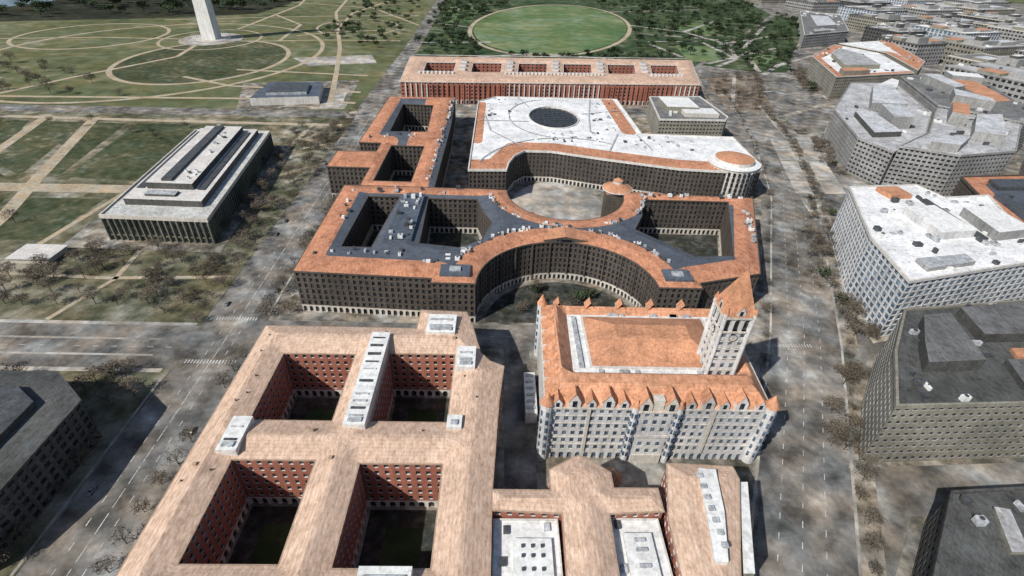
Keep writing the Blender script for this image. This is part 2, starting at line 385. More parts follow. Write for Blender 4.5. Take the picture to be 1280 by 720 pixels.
for p in [[(-444,1700),(-400,1400),(-330,1150),(-280,973),(-240,800),(-205,640)],[(-560,1700),(-520,1500),(-516,1120)],[(-516,950),(-500,860),(-560,720),(-600,600)],[(-450,1000),(-330,1040),(-190,1060)],[(-561,1002),(-700,990),(-900,930),(-1100,900)],[(-366,640),(-240,650),(-175,640)],[(-366,640),(-600,620),(-900,600)],[(-388,1072),(-330,1131),(-200,1190)],[(-330,1131),(-360,1400),(-300,1800)],[(-640,700),(-900,760),(-1300,780)],[(-430,740),(-350,700),(-180,690)],[(-200,1400),(-420,1330),(-700,1200)],[(-180,1250),(-330,1500),(-560,1560)],[(-400,1020),(-420,1200),(-520,1330)],[(-380,790),(-190,780)]]:
    ribbon(mo,p,7,.32+.001*len(mo.f)/10,'tan')
mo.obj('monument_paths')
sheet('monument_lawn_oval',ell(-450,850,108,150),.175,'plot')
def el2(k,n=90): return [(123+k*(188*math.cos(t)+30*math.sin(t)),1350+k*(62*math.cos(t)+380*math.sin(t))) for t in [6.28318*i/n for i in range(n)]]
sheet('ellipse_lawn',el2(.96),.2,'green')
ep=MB();ribbon(ep,el2(1.0),9,.2,'tan',True)
for i,p in enumerate([[(-140,890),(60,985)],[(60,985),(330,940)],[(310,1370),(420,1300),(560,1500)],[(-62,1250),(-165,1300)],[(-150,1650),(0,1690)],[(280,1600),(600,1750)],[(300,1150),(420,1180),(430,1000)],[(420,1300),(470,1150),(430,1000),(370,930)],[(-150,1050),(-20,1080)],[(300,1250),(500,1200)],[(330,1000),(300,1120)],[(430,900),(480,1100),(700,1500)],[(360,950),(560,1130)],[(450,1150),(640,1300)]]): ribbon(ep,p,9,.28+.01*i,'pale')
ep.obj('ellipse_paths')
for pl in [[(330,960),(400,980),(430,1120),(350,1120)],[(460,1250),(560,1400),(520,1500),(400,1350)],[(-140,1300),(-70,1330),(-60,1600),(-150,1600)],[(440,960),(480,960),(520,1050),(480,1060)]]: sheet('park_lawn',pl,.19,'green')
sheet('freedom_plaza',[(300,556),(350,566),(306,412),(260,410)],.05,'pale')
sheet('park_square',[(322,850),(412,868),(356,672),(290,658)],.05,'dirt')
pp=MB()
for a,b in [((268,440),(314,440)),((280,490),(328,492)),((290,525),(338,530))]: ribbon(pp,[a,b],2,.09,'side')
ribbon(pp,[(285,412),(330,560)],3,.1,'side');ribbon(pp,[(300,670),(370,850)],5,.1,'pale');ribbon(pp,[(395,770),(310,740)],5,.11,'pale')
pp.obj('plaza_paving_bands')
sheet('construction_lot',[(-340,715),(-196,755),(-182,615),(-300,598)],.2,'side')
sheet('construction_lot',[(-232,700),(-200,708),(-188,622),(-212,620)],.23,'pale')
sheet('construction_lot',[(-330,880),(-215,925),(-195,866),(-290,828)],.2,'pale')
sheet('hemicycle_garden',[(-8,223)]+arc(38,222,44,42,178,2,20)+[(84,223)],.16,'court')
sheet('rotunda_plaza',arc(48,358,40,62,0,360,30)[:-1],.16,'pale')
sheet('side_street',[(5,-40),(18,-40),(18,201),(5,201)],.17,'asphalt')
mk=MB()
CON=[(-139,-50),(-140,200),(-143,400),(-147,600),(-157,830),(-160,1000),(-190,1700),(-207,2300)]
PEN=[(62,-40),(109,88),(172,215),(252,398),(300,560),(330,720),(380,900)]
for o in (-5,5): dashes(mk,CON[:4],o,.02)
dashes(mk,CON[:4],0,.02,8,2)
for o in (-8,0,8): dashes(mk,PEN[:5],o,.02)
S12=[(-120,211),(140,211)];S12b=[(-500,198),(-160,198)];S14=[(-120,613),(270,655)]
for S in (S12,S12b,S14): dashes(mk,S,0,.02)
for (cx,cy) in [(-140,188),(-143,222),(160,208)]:
    for i in range(-8,9): mk.box(cx+i*1.5-.3,cy-1.3,.0,cx+i*1.5+.3,cy+1.3,.024,'paint')
mk.obj('road_markings')
md=MB()
for y in (181.2,216.2): ribbon(md,[(-500,y),(-160,y)],2.6,.18,'pale')
ribbon(md,[(-500,192),(-170,192)],1.4,.05,'pale');ribbon(md,[(-500,204),(-170,204)],1.4,.05,'pale')
ribbon(md,[(-121,-30),(-121,198)],1.6,.18,'pale');ribbon(md,[(-125.5,225),(-129,590)],1.2,.18,'pale');ribbon(md,[(-157.2,-30),(-157.2,178)],1.2,.18,'pale')
ribbon(md,PEN[:6],8,.15,'side',off=-23);ribbon(md,PEN[:6],1.2,.155,'pale',off=-18.6);ribbon(md,PEN[:6],1.2,.155,'pale',off=17.5)
ribbon(md,[(340,330),(250,350),(262,400)],6,.16,'side');ribbon(md,[(420,395),(375,395),(300,400)],7,.17,'side')
ribbon(md,[(620,730),(450,715),(350,640),(345,575)],8,.15,'side')
ribbon(md,[(760,1120),(600,1060),(490,960),(430,880)],9,.17,'pale')
md.obj('sidewalks')
# ------------------------------------------------------------------ foreground brick office
e=empty('courtyard_office_building')
irs=[(-105,20),(0,20),(0,100),(2,140),(4,160),(-2,163),(-6,168),(-8,175),(-10,184),(-14,197),(-36,198),(-36,184),(-105,184)]
H4=[rect(-91,129,-60,166),rect(-46,129,-17,167),rect(-90,76,-61,112),rect(-46,75,-17,111)]
building(e,irs,H4,0.1,27,'irs','tanroof',slope=.33,cap=8,s=1.4,trim='tantrim',ro=.35,rimh=.5)
building(e,[(.3,94),(23,93),(22,50),(37,50),(38,93),(56,94),(56,102),(41,102),(41,108),(35,113),(31,115),(27,113),(20,109),(20,101),(.3,101)],[],.1,27,'irs','tanroof',slope=.33,s=1.2,tag='_wing',trim='tantrim',ro=.35,rimh=.5)
building(e,[(62,112),(57,91),(55,50),(66,50),(74,75),(85.5,106),(85,111)],[],.1,27,'irs','tanroof',slope=.3,s=1.2,tag='_east_wing',trim='tantrim',ro=.35,rimh=.5)
w=MB()
for (x0,y0,x1,y1,z) in [(-95,113,-88,128,30.5),(-54.5,124,-46.5,176,31.3),(-17,124,-11.5,130,30.5),(-31,177,-18,190,31),(-16,155,-8,168,31),(-37,68,-22,74,31)]:
    w.box(x0,y0,26.5,x1,y1,z,'whitetrim',0,'white');w.box(x0+1.5,y0+1.2,z,x1-1.5,y0+3.2,z+.7,'ac')
    yy=y0+4
    while yy<y1-3: w.box(x0+1.2,yy,z,x1-1.6,yy+random.uniform(.5,1.6),z+.4,'acd' if random.random()<.4 else 'ac');yy+=random.uniform(3.2,7)
w.prism([(66,76),(70,76),(74.5,92),(77,107.5),(71,108),(69,94)],26.5,30.3,'whitetrim','white')
w.prism([(86.2,106),(89,106),(79,75),(75.5,75)],.1,25.5,'beige','white')
for y in range(80,106,4): w.box(69.5,y,30.3,71.5,y+1.6,31,'ac')
w.box(-107.6,22,22.5,-105.5,184,23.6,'whitetrim',0,'white')
for y in range(24,184,4): w.box(-107.2,y,.1,-106,y+1,22.5,'stone')
w.box(-105,184.6,22.5,-36.6,186.6,23.4,'whitetrim',0,'white')
for i in range(60):
    x,y=random.uniform(-102,-2),random.uniform(45,182)
    q=np.array([[x,y]]);d=min([segdist(q,h,True)[0] for h in H4]+[segdist(q,ccw(irs),True)[0]])
    if any(inside(q,h)[0] for h in H4) or d<3: continue
    z=27+.33*min(d,8);w.cone(x,y,z-.3,z+.7,.3,.3,'acd',6) if i%3 else w.box(x-.6,y-.5,z-.4,x+.6,y+.5,z+1.1,'tantrim')
w.obj('roof_monitors',e)
lw=MB();zl=23
lw.box(.6,50,.1,21.8,93,zl,'whitetrim',0,'white');lw.box(38.5,50,.1,54.8,93.5,zl,'whitetrim',0,'white')
lw.box(.6,101.5,.1,19.5,104,zl,'whitetrim',0,'white')
lw.box(7,72,zl,19,86,zl+1.4,'whitetrim',0,'white');lw.box(42,73,zl,51,88,zl+1.4,'whitetrim',0,'white')
for x in (9.5,12.5,15.5):
    for y in (76,80,83): lw.box(x,y,zl+1.4,x+.9,y+.9,zl+2.1,'acd')
for y in (77,82,85): lw.box(45,y,zl+1.4,48.5,y+1,zl+2.1,'ac')
for x,y,k in [(2,66,'ac'),(4,88,'acd'),(17,89,'ac'),(3,78,'acd'),(40,90,'acd'),(51.5,70,'ac'),(12,64,'acd'),(44,66,'acd'),(39.5,76,'ac')]: lw.box(x,y,zl,x+2,y+2.6,zl+.7,k)
for r_ in (rect(.7,50,21.7,92.9),rect(38.6,50,54.7,93.3)): rim(lw,r_,zl,'whitetrim',.0,.1,.8)
lw.obj('low_courtyard_roofs',e)
for h in H4: 
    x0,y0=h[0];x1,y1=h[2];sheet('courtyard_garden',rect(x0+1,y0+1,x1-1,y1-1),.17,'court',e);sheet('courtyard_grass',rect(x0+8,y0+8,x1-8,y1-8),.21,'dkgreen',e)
# ------------------------------------------------------------------ stone building with tower
e=empty('old_post_office_building')
opo=[(20,134),(54,134),(54,132.5),(72,132.5),(72,134),(108,134),(112,198),(22,198)]
hol=[(33,153),(101,153),(104,191),(34,191)]
building(e,opo,[hol],.1,31,'opo','opoR',slope=.95,cap=6.5,s=1.3,trim='stone')
o=MB()
o.prism(offset(hol,.3),20,31.3,'white','white')
for x0,y0,x1,y1 in [(35.5,155,37.5,189),(99.5,155,101,189)]: o.box(x0,y0,31.3,x1,y1,32.2,'ac')
o.box(40,155,31.3,98,190,31.9,'whitetrim')
o.hip(41,156,97,189,31.95,5.5,'terra',12)
for i in range(14):
    a=random.uniform(42,92);y=191.3 if i%2 else 153.3;o.box(a,y-1.2,31.3,a+random.uniform(1,4),y+.6,32.2,'ac')
for x in (24.5,31,37.5,44,50,76,82.5,89,95.5,103): o.gable(x,133.6,3.6 if x not in(31,44,82.5,95.5) else 4.6,5,31,5.2 if x not in (31,44,82.5,95.5) else 7.5,-math.pi/2,'stonegrey','terra')
for x in (58,68): o.gable(x,132.2,5,6,31,8,-math.pi/2,'stone','terra')
o.box(61,132.7,31,65,136,36.5,'stone')
for y in (140,150,160,170,180,190): o.gable(19.9+(y-134)*.03,y,3.6,5,31,5.5,math.pi,'stonegrey','terra')
for x in (30,45,60,75,90): o.gable(x,198.2,4,5,31,5.5,math.pi/2,'stonegrey','terra')
for x,y,r in [(20.5,134.5,2.4),(107.5,134.5,2.6),(22.5,197.5,2.2),(111.5,197.5,2.2),(54.5,133,1.3),(71.5,133,1.3)]:
    o.cone(x,y,.1,33,r,r,'stonegrey',14);o.cone(x,y,33,38.5 if r>2 else 37,r*1.15,0,'terra',14)
    for k in range(6):
        for a in range(0,14,2):
            t=6.283*(a+.5)/14;o.box(x+r*math.cos(t)-.35,y+r*math.sin(t)-.35,5+k*4.5,x+r*math.cos(t)+.35,y+r*math.sin(t)+.35,7.4+k*4.5,'glassb')
o.box(56,131.6,16.5,70,132.45,17.1,'whitetrim');o.box(56,131.6,17.1,70,131.8,18.0,'whitetrim')
o.box(57,131.9,.1,69,132.4,5.2,'stone')
for z in (9.5,13.8,22,26.3): o.box(19.7,133.7,z-.15,53.9,133.95,z+.15,'stone');o.box(72.2,133.7,z-.15,107,133.95,z+.15,'stone')
for x in (37,86): o.box(x-.5,133.3,5,x+.5,133.96,31,'stone')
o.box(14.2,152,.1,19.4,177,7,'whitetrim',0,'white')
for y in range(154,176,4): o.box(15,y,7,18.5,y+1.4,7.5,'ac')
o.cone(46,119,.1,9,3.6,3.6,'whitetrim',8);o.cone(46,119,9,12,4.6,.6,'terra',8);o.cone(46,119,12,13.4,.7,.5,'whitetrim',8)
o.obj('dormers_and_turrets',e)
t=MB()
tw=rect(87,151,98,162)
walls(t,tw,31,56,'opo');walls(t,tw,56,63,'belf')
rim(t,tw,56,'stone',.5,.7);rim(t,tw,63,'stone',.7,.8)
for z in (36,42,47,51): rim(t,tw,z,'stone',.2,.35)
for x,y in tw:
    t.cone(x,y,31,64.5,.8,.8,'stonegrey',8);t.cone(x,y,64.5,67.5,1.0,0,'terra',8)
t.hip(86.5,150.5,98.5,162.5,63.1,18,'terra')
for ang,cx,cy in [(-math.pi/2,92.5,150.7),(math.pi,86.7,156.5),(0,98.3,156.5),(math.pi/2,92.5,162.3)]: t.gable(cx,cy,3.2,3,63.1,5,ang,'stonegrey','terra')
t.cone(92.5,156.5,80.8,83,.2,.05,'slate',6)
def clock(cx,cy,z,ang):
    c,sn=math.cos(ang),math.sin(ang)
    for r,q,k in ((1.7,.12,'slate'),(1.4,.2,'whitetrim')):
        t.add([(cx+c*q-sn*r*math.cos(a*.3927),cy+sn*q+c*r*math.cos(a*.3927),z+r*math.sin(a*.3927)) for a in range(16)],[tuple(range(16))],k)
    for a,L in ((.9,1.2),(2.6,.8)):
        x,zz=math.cos(a)*L,math.sin(a)*L
        t.add([(cx+c*.27-sn*(-.12),cy+sn*.27+c*(-.12),z),(cx+c*.27-sn*.12,cy+sn*.27+c*.12,z),(cx+c*.27-sn*x,cy+sn*.27+c*x,z+zz)],[(0,1,2)],'acd')
clock(92.5,150.6,53,-math.pi/2);clock(86.6,156.5,53,math.pi);clock(98.4,156.5,53,0)
t.obj('clock_tower',e)
# ------------------------------------------------------------------ hemicycle complex
e=empty('hemicycle_office_complex')
hemi=arc(38,221,49,47,176,4,26)
rea=[(-108,230),(-34,226),(-34,222),(-11,222)]+hemi+[(87,222),(110,222),(110,227),(148,238),(184,338),(91,342)]+arc(48,340,42,44,0,-180,26)[1:]+[(-13,341),(-109,341)]
D1=[(-90,256),(-72,256),(-67,325),(-89,325)]
D2=[(-48,324),(-14,324),(-9,305),(-3,290),(-9,268),(-22,258),(-46,262)]
D3=[(101,331),(164,331),(140,256),(116,254),(98,274),(87,286),(96,306)]
building(e,rea,[D1,D2,D3],.1,27,'rea','reaR',slope=.28,cap=7,s=1.9,terra=[(rea+[rea[0]],13.5)],trim='brown')
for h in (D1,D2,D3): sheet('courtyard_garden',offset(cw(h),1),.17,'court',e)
x=MB()
x.gable(41,267.3,26,13,26.6,4.2,-math.pi/2,'brown','terra')
for p in [[(-30,226),(-14,226),(-14,236),(-30,236)],[(91,226),(106,226),(106,236),(91,236)]]:
    x.prism(p,27.5,29.6,'slate','slate');cx=sum(a for a,b in p)/4;x.box(cx-3,229,29.6,cx+3,233,30.5,'ac')
x.prism([(-66,262),(-50,262),(-50,322),(-64,322)],28,29.6,'slate','slate')
for i in range(0,26,2):
    a,b=hemi[i];dx,dy=38-a,221-b;L=math.hypot(dx,dy);x.box(a+dx/L*.35-.45,b+dy/L*.35-.45,4.7,a+dx/L*.35+.45,b+dy/L*.35+.45,26.2,'brown',math.atan2(dy,dx))
x.obj('roof_lanterns',e)
ring1=arc(38,221,67,64,165,20,20)+arc(38,221,61,58,20,165,20)
ring2=arc(48,340,58,58,-5,-175,20)+arc(48,340,53,53,-175,-5,20)
units('rooftop_plant',e,[ccw(ring1)],28.6,60,smax=3.0);units('rooftop_plant',e,[ccw(ring2)],28.6,40,smax=2.4)
units('rooftop_plant',e,[rect(-66,258,-49,324)],29.8,22,smax=3);units('rooftop_plant',e,[rect(100,331.5,175,338)],28.6,22,smax=3);units('rooftop_plant',e,[[(150,262),(158,262),(176,328),(168,328)]],28.6,12,smax=3)
units('rooftop_plant',e,[rect(-104,243,-50,254),rect(-108,326,-20,340),[(-50,236),(-14,236),(4,270),(-10,262)]],28.6,10,smax=3)
units('rooftop_plant',e,[rect(-102,262,-93,320)],28.6,5,smax=3)
pv=MB();pv.cone(87,347,.1,27.5,9,9,'brown',20);pv.cone(87,347,27.5,28.3,11,11,'whitetrim',20);pv.cone(87,347,28.3,32,10.8,3.5,'terra',20);pv.cone(87,347,32,34,3.4,3.4,'whitetrim',12);pv.cone(87,347,34,36,3.8,.2,'terra',12)
pv.box(78,338,.1,118,343.5,26.8,'brown',0,'terra');pv.obj('round_pavilion',e)
# ------------------------------------------------------------------ white-roofed wing
e=empty('white_roof_trade_building')
front=[(-23,375),(6,377),(8,392),(13,408),(22,420),(45,420),(90,405),(146,389),(203,385),(213,392),(217,415)]
icc=front+[(219,472),(133,473),(131,592),(-4,586),(-23,565)]
OV=arc(54,518,25,36,0,360,28)[:-1]
building(e,icc,[OV],.1,27,'rea','iccR',slope=.03,cap=10,s=2.5,terra=[([(-23,386),(0,388),(16,430),(48,430),(92,415),(148,399),(196,395)],11),([(-19,440),(-19,560)],4.5),([(122,478),(120,588)],7)],trim='whitetrim',parapet=.9)
x=MB();x.cone(54,518,20,26.2,25.2,25.2,'sky',28,True,1,1.43)
for i in range(-4,5): x.box(54+i*5-.2,518-30*math.sqrt(1-(i/5)**2),26.2,54+i*5+.2,518+30*math.sqrt(1-(i/5)**2),26.6,'acd')
for i in range(-5,6): x.box(54-21*math.sqrt(1-(i/6)**2),518+i*6-.2,26.25,54+21*math.sqrt(1-(i/6)**2),518+i*6+.2,26.65,'acd')
x.obj('oval_skylight',e)
x=MB();x.cone(194,403,0.1,29,20,20,'stone',32);x.cone(194,403,29,30,21,21,'white',32);x.cone(194,403,30,33,15.5,15.5,'whitetrim',32);x.cone(194,403,33,35.5,15.5,3,'terra',32)
for a in range(32):
    t_=6.283*(a+.5)/32
    for k in range(6): x.box(194+20*math.cos(t_)-.9,403+20*math.sin(t_)-.9,3+k*4.2,194+20*math.cos(t_)+.9,403+20*math.sin(t_)+.9,6.2+k*4.2,'glass',t_)
x.obj('corner_rotunda',e)
x=MB()
for p in [arc(60,360,80,95,160,60,16),[(85,473),(90,520),(100,586)],[(-20,500),(28,500)],[(20,586),(30,552)],[(84,530),(128,548)],[(133,430),(128,470)],[(95,425),(110,470)],[(20,430),(-8,470),(-15,520)],arc(54,518,45,62,100,260,16)]: ribbon(x,p,1.4,27.75+.02*len(x.f)/16,'ac')
x.obj('roof_joints',e)
units('rooftop_plant',e,[rect(90,480,126,586),rect(-16,500,20,580),rect(110,430,215,468),rect(30,440,110,476)],27.3,18,smax=3.4)
# ------------------------------------------------------------------ terracotta office to the left
e=empty('terracotta_office_building')
epa=[(-119,574),(-119,430),(-100,430),(-100,409),(-131,408),(-131,375),(-98,375),(-98,342),(-46,342),(-46,480),(-49,579)]
building(e,epa,[[(-101,549),(-69,547),(-65,462),(-99,460)],rect(-91,350,-63,425)],.1,27,'rea','reaR',slope=.28,cap=7,s=1.9,terra=[([(-119,574),(-119,430),(-100,430),(-100,342),(-64,342),(-64,579),(-119,574)],14),([(-131,390),(-100,390)],17)],trim='brown')
units('rooftop_plant',e,[rect(-54,350,-47.5,575)],27.9,60,smax=2.2);units('rooftop_plant',e,[rect(-118,432,-60,458)],29,8,smax=3)
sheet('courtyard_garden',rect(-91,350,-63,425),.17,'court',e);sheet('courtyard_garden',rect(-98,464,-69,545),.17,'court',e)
# ------------------------------------------------------------------ long brick building
e=empty('long_brick_office_building')
Q=[Vector((-120,646)),Vector((255,681)),Vector((290,835)),Vector((-129,790))]
def bl(u,v):
    a=Q[0].lerp(Q[1],u);b=Q[3].lerp(Q[2],u);p=a.lerp(b,v);return (p.x,p.y)
def uvrect(u0,v0,u1,v1): return [bl(u0,v0),bl(u1,v0),bl(u1,v1),bl(u0,v1)]
CH=[uvrect(c-.05,.36,c+.05,.76) for c in (.11,.266,.422,.578,.734,.89)]
building(e,[bl(0,0),bl(1,0),bl(1,1),bl(0,1)],CH,.1,26,'com','comR',slope=.25,cap=8,s=2.6,parapet=0)
x=MB()
for u0,u1 in [(.05,.17),(.33,.67),(.83,.95)]:
    ribbon(x,[bl(u0,.24),bl(u1,.24)],1,30.5,'white')
    n=int((u1-u0)*80)
    for i in range(n):
        p=bl(u0+(u1-u0)*i/n,.24);x.box(p[0],p[1]-3,27.5,p[0]+2.6,p[1]+3,30.3,'whitetrim',0,'white')
for c in (.188,.344,.5,.656,.812):
    for v in (.4,.55,.7): 
        p=bl(c,v);x.box(p[0]-4,p[1]-5,28,p[0]+4,p[1]+5,30.6,'whitetrim',0,'ac')
ribbon(x,[bl(.02,.955),bl(.98,.955)],3,29.6,'whitetrim')
for u in [i/60 for i in range(1,60)]:
    p=bl(u,.0);x.box(p[0]-.6,p[1]-1.6,.1,p[0]+.6,p[1]-.6,24,'whitetrim' if 20<u*60<40 or u*60<6 or u*60>54 else 'brick')
x.obj('balustrades',e)
e=empty('small_stone_office_building')
building(e,[(166,532),(236,536),(243,548),(238,628),(176,620)],[],.1,24,'beige','greyR',slope=0,s=6,parapet=1)
x=MB();x.box(180,560,24,215,600,30,'beige',0,'white');x.box(196,545,24,232,566,28,'stone',0,'white');x.obj('penthouse',e);units('rooftop_plant',e,[rect(176,540,232,618)],24,16,smax=5,h=(1,3))
# ------------------------------------------------------------------ museum
e=empty('history_museum_building')
mu=[(-258,303),(-189,301),(-213,475),(-279,473)]
building(e,mu,[],.3,18,'mus','musR',slope=0,s=5,trim='stone',parapet=1,rimh=1.6)
def mq(u,v):
    a=Vector(mu[0]).lerp(Vector(mu[1]),u);b=Vector(mu[3]).lerp(Vector(mu[2]),u);p=a.lerp(b,v);return (p.x,p.y)
def mr(u0,v0,u1,v1): return [mq(u0,v0),mq(u1,v0),mq(u1,v1),mq(u0,v1)]
x=MB()
x.prism(mr(.12,.10,.88,.96),17.9,22.5,'darkconc','whitetrim')
x.prism(mr(.25,.2,.72,.92),22.4,27,'darkconc','whitetrim')
x.prism(mr(.395,.22,.5,.9),26.9,28.6,'darkconc','acd')
x.prism(mr(.14,.2,.215,.9),22.4,23.0,'acd','acd');x.prism(mr(.76,.2,.83,.9),22.4,23.2,'acd','acd')
x.prism(mr(.3,.13,.6,.17),22.4,24,'darkconc','ac')
for v in [i/14 for i in range(1,14)]: ribbon(x,[mq(.03,v),mq(.09,v)],.8,18.2,'ac')
for u in [i/17 for i in range(0,18)]:
    p=mq(u,0);x.box(p[0]-.35,p[1]-.8,.3,p[0]+.35,p[1]-.05,16.3,'mus')
for v in [i/42 for i in range(0,43)]:
    p=mq(1,v);x.box(p[0]+.05,p[1]-.35,.3,p[0]+.8,p[1]+.35,16.3,'mus')
x.obj('roof_tiers',e);units('rooftop_plant',e,[mr(.53,.24,.70,.88)],27,10,smax=3)
e=empty('low_entrance_pavilion');x=MB();x.box(-300,272,.1,-276,288,3.4,'stone',0,'whitetrim');x.box(-301,271,3.4,-275,289,3.9,'whitetrim',0,'whitetrim');x.obj('pavilion',e)
# ------------------------------------------------------------------ obelisk
e=empty('obelisk_monument');x=MB()
x.cone(-516,1011,.1,.5,50,50,'pale',48,True,1,1.25);x.cone(-516,1011,.5,1.3,26,25,'stone',32)
def sq(z0,z1,a,b):
    vs=[(-516+i*h,1011+j*h,z) for z,h in ((z0,a),(z1,b)) for i,j in ((-1,-1),(1,-1),(1,1),(-1,1))]
    x.add(vs,[(0,1,5,4),(1,2,6,5),(2,3,7,6),(3,0,4,7)],'marble')
sq(1,60,12,10.8);sq(60,185,10.8,8.2);sq(185,205,8.2,.1)
for i in range(50):
    a=6.283*i/50;x.cone(-516+30*math.cos(a),1011+36*math.sin(a),.5,9,.2,.12,'white',5)
x.obj('shaft',e)
# ------------------------------------------------------------------ left foreground museum corner
e=empty('natural_history_museum_building')
building(e,[(-163,100),(-163,142),(-182,157),(-290,157),(-290,80),(-170,80)],[],.1,22,'dark','darkR',slope=.15,s=4,trim='darkconc')
x=MB();x.prism([(-176,106),(-176,138),(-188,146),(-280,146),(-280,90),(-180,90)],22.6,25.5,'darkconc','acd');x.box(-240,104,25.5,-190,134,28,'beige',0,'darkconc');x.obj('upper_roof',e)
units('rooftop_plant',e,[rect(-280,92,-178,140)],25.5,14,ks=('acd','ac'),smax=6)
e=empty('museum_under_construction');x=MB();x.prism([(-290,616),(-216,633),(-230,700),(-294,692)],.2,9,'whitetrim','slate');x.prism([(-276,630),(-232,640),(-240,680),(-280,676)],9,12,'ac','acd');x.obj('structure',e)
# ------------------------------------------------------------------ right-hand city
def simple(name,poly,z,sty,rk,tr,n=10,pent=(),terra=None,sc=1.0,smax=6,par=1.0):
    e=empty(name);building(e,poly,[],.1,z,sty,rk,slope=0,s=5,parapet=par,trim=tr,scale=sc,terra=terra)
    P=ccw(poly);c=np.array(P).mean(0);pad('pavement',[(c[0]+(x-c[0])*1.07,c[1]+(y-c[1])*1.07) for x,y in P],'side',.12,e)
    x=MB()
    for pp,h,k,kt in pent: x.prism(ccw(pp),z-.1,z+h,k,kt)
    if pent: x.obj('penthouse',e)
    if n: units('rooftop_plant',e,[P],z,n,smax=smax,h=(.8,3),avoid=[pp for pp,h,k,kt in pent])
    return e
simple('glass_office_building',[(250,336),(303,343),(309,322),(345,328),(330,290),(330,247),(293,237),(214,216),(221,262)],38,'curt','iccR','whitetrim',44,
   [([(262,262),(286,266),(284,300),(262,296)],5,'stonegrey','white'),([(296,262),(322,268),(322,300),(300,296)],6,'greyconc','white'),([(268,318),(284,320),(282,334),(266,332)],3,'terra','terra'),([(230,226),(262,234),(262,242),(230,236)],2.5,'greyconc','ac'),([(288,262),(293,263),(293,318),(288,317)],1.5,'acd','acd')],terra='none',smax=4.5)
simple('terracotta_roof_office_building',[(354,345),(366,377),(480,392),(480,250),(337,250),(337,288)],32,'rea','reaR','brown',18,[([(375,352),(440,358),(440,372),(380,368)],3,'acd','acd'),([(352,300),(362,300),(370,340),(362,340)],2.5,'slate','acd')],terra=[([(354,345),(366,377),(480,392)],13),([(337,250),(337,288),(354,345)],11)])
simple('concrete_office_building',[(155,133),(320,141),(320,212),(199,195),(175,165)],35,'beige','darkR','beige',30,
   [([(178,152),(204,154),(212,186),(198,184),(186,166)],6,'darkconc','greyR'),([(218,172),(300,176),(300,204),(222,192)],5,'darkconc','greyR'),([(213,143),(290,147),(290,160),(218,158)],3,'darkconc','greyR'),([(226,161),(290,164),(290,169),(228,167)],1.5,'terra','terra')],smax=4)
simple('dark_office_building',[(165,106),(290,114),(290,20),(85,20)],20,'dark','darkR','darkconc',30,[([(175,64),(230,66),(230,97),(185,95)],4,'darkconc','darkR'),([(150,40),(170,40),(178,60),(158,60)],3,'beige','darkR'),([(168,84),(174,84),(180,99),(175,100)],1.5,'beige','midR')],smax=4)
simple('grey_office_building',[(363,562),(455,691),(520,700),(470,560),(400,470),(345,430),(334,466)],32,'grey','midR','greyconc',16,[([(400,560),(450,640),(480,650),(440,560)],9,'greyconc','lgreyR'),([(350,470),(372,540),(392,540),(380,475)],5,'darkconc','lgreyR'),([(462,650),(505,690),(508,680),(480,640)],8,'greyconc','white'),([(385,500),(400,545),(425,545),(405,500)],12,'greyconc','lgreyR')])
simple('grey_office_building',[(402,470),(346,428),(386,409),(446,424),(520,505),(500,560),(472,558)],38,'grey','midR','greyconc',16,[([(425,450),(470,505),(500,510),(446,440)],9,'greyconc','lgreyR'),([(368,424),(392,442),(415,440),(388,416)],7,'greyconc','lgreyR'),([(440,500),(470,540),(480,530),(450,490)],12,'greyconc','terra')])
simple('grey_office_building',[(475,562),(524,506),(560,530),(631,700),(580,722),(524,700)],40,'grey','greyR','greyconc',18,[([(530,560),(560,570),(590,660),(560,670)],6,'greyconc','terra'),([(495,570),(520,545),(528,560),(515,600)],10,'greyconc','lgreyR'),([(575,680),(610,672),(620,696),(585,708)],8,'greyconc','white'),([(525,610),(545,620),(555,680),(535,680)],9,'greyconc','lgreyR')])
simple('grey_office_building',[(455,410),(540,500),(600,500),(640,420),(540,400)],34,'grey','lgreyR','greyconc',12,[([(500,425),(545,470),(580,470),(560,420)],8,'greyconc','white')],terra='none')
simple('hotel_building',[(461,735),(502,884),(601,1000),(640,930),(600,780)],30,'beige','iccR','stone',20,[([(500,790),(530,880),(570,930),(580,880),(560,800)],6,'beige','midR'),([(474,744),(520,758),(520,775),(480,765)],6,'beige','terra')],terra=[([(461,735),(600,780)],12),([(502,884),(601,1000)],16),([(461,735),(502,884)],10)],par=.5)
simple('hotel_building',[(612,790),(650,930),(612,1005),(738,1060),(670,860)],32,'beige','iccR','stone',10,terra=[([(612,790),(670,860),(738,1060)],22),([(612,790),(650,930)],14)],par=.5)
simple('office_building',[(613,1134),(749,1214),(888,1501),(808,1556)],26,'grey','greyR','whitetrim',22,sc=1.6,smax=10,pent=[([(680,1220),(740,1250),(800,1400),(760,1410)],7,'greyconc','lgreyR'),([(640,1150),(690,1180),(700,1205),(655,1185)],5,'beige','midR')])
k=0
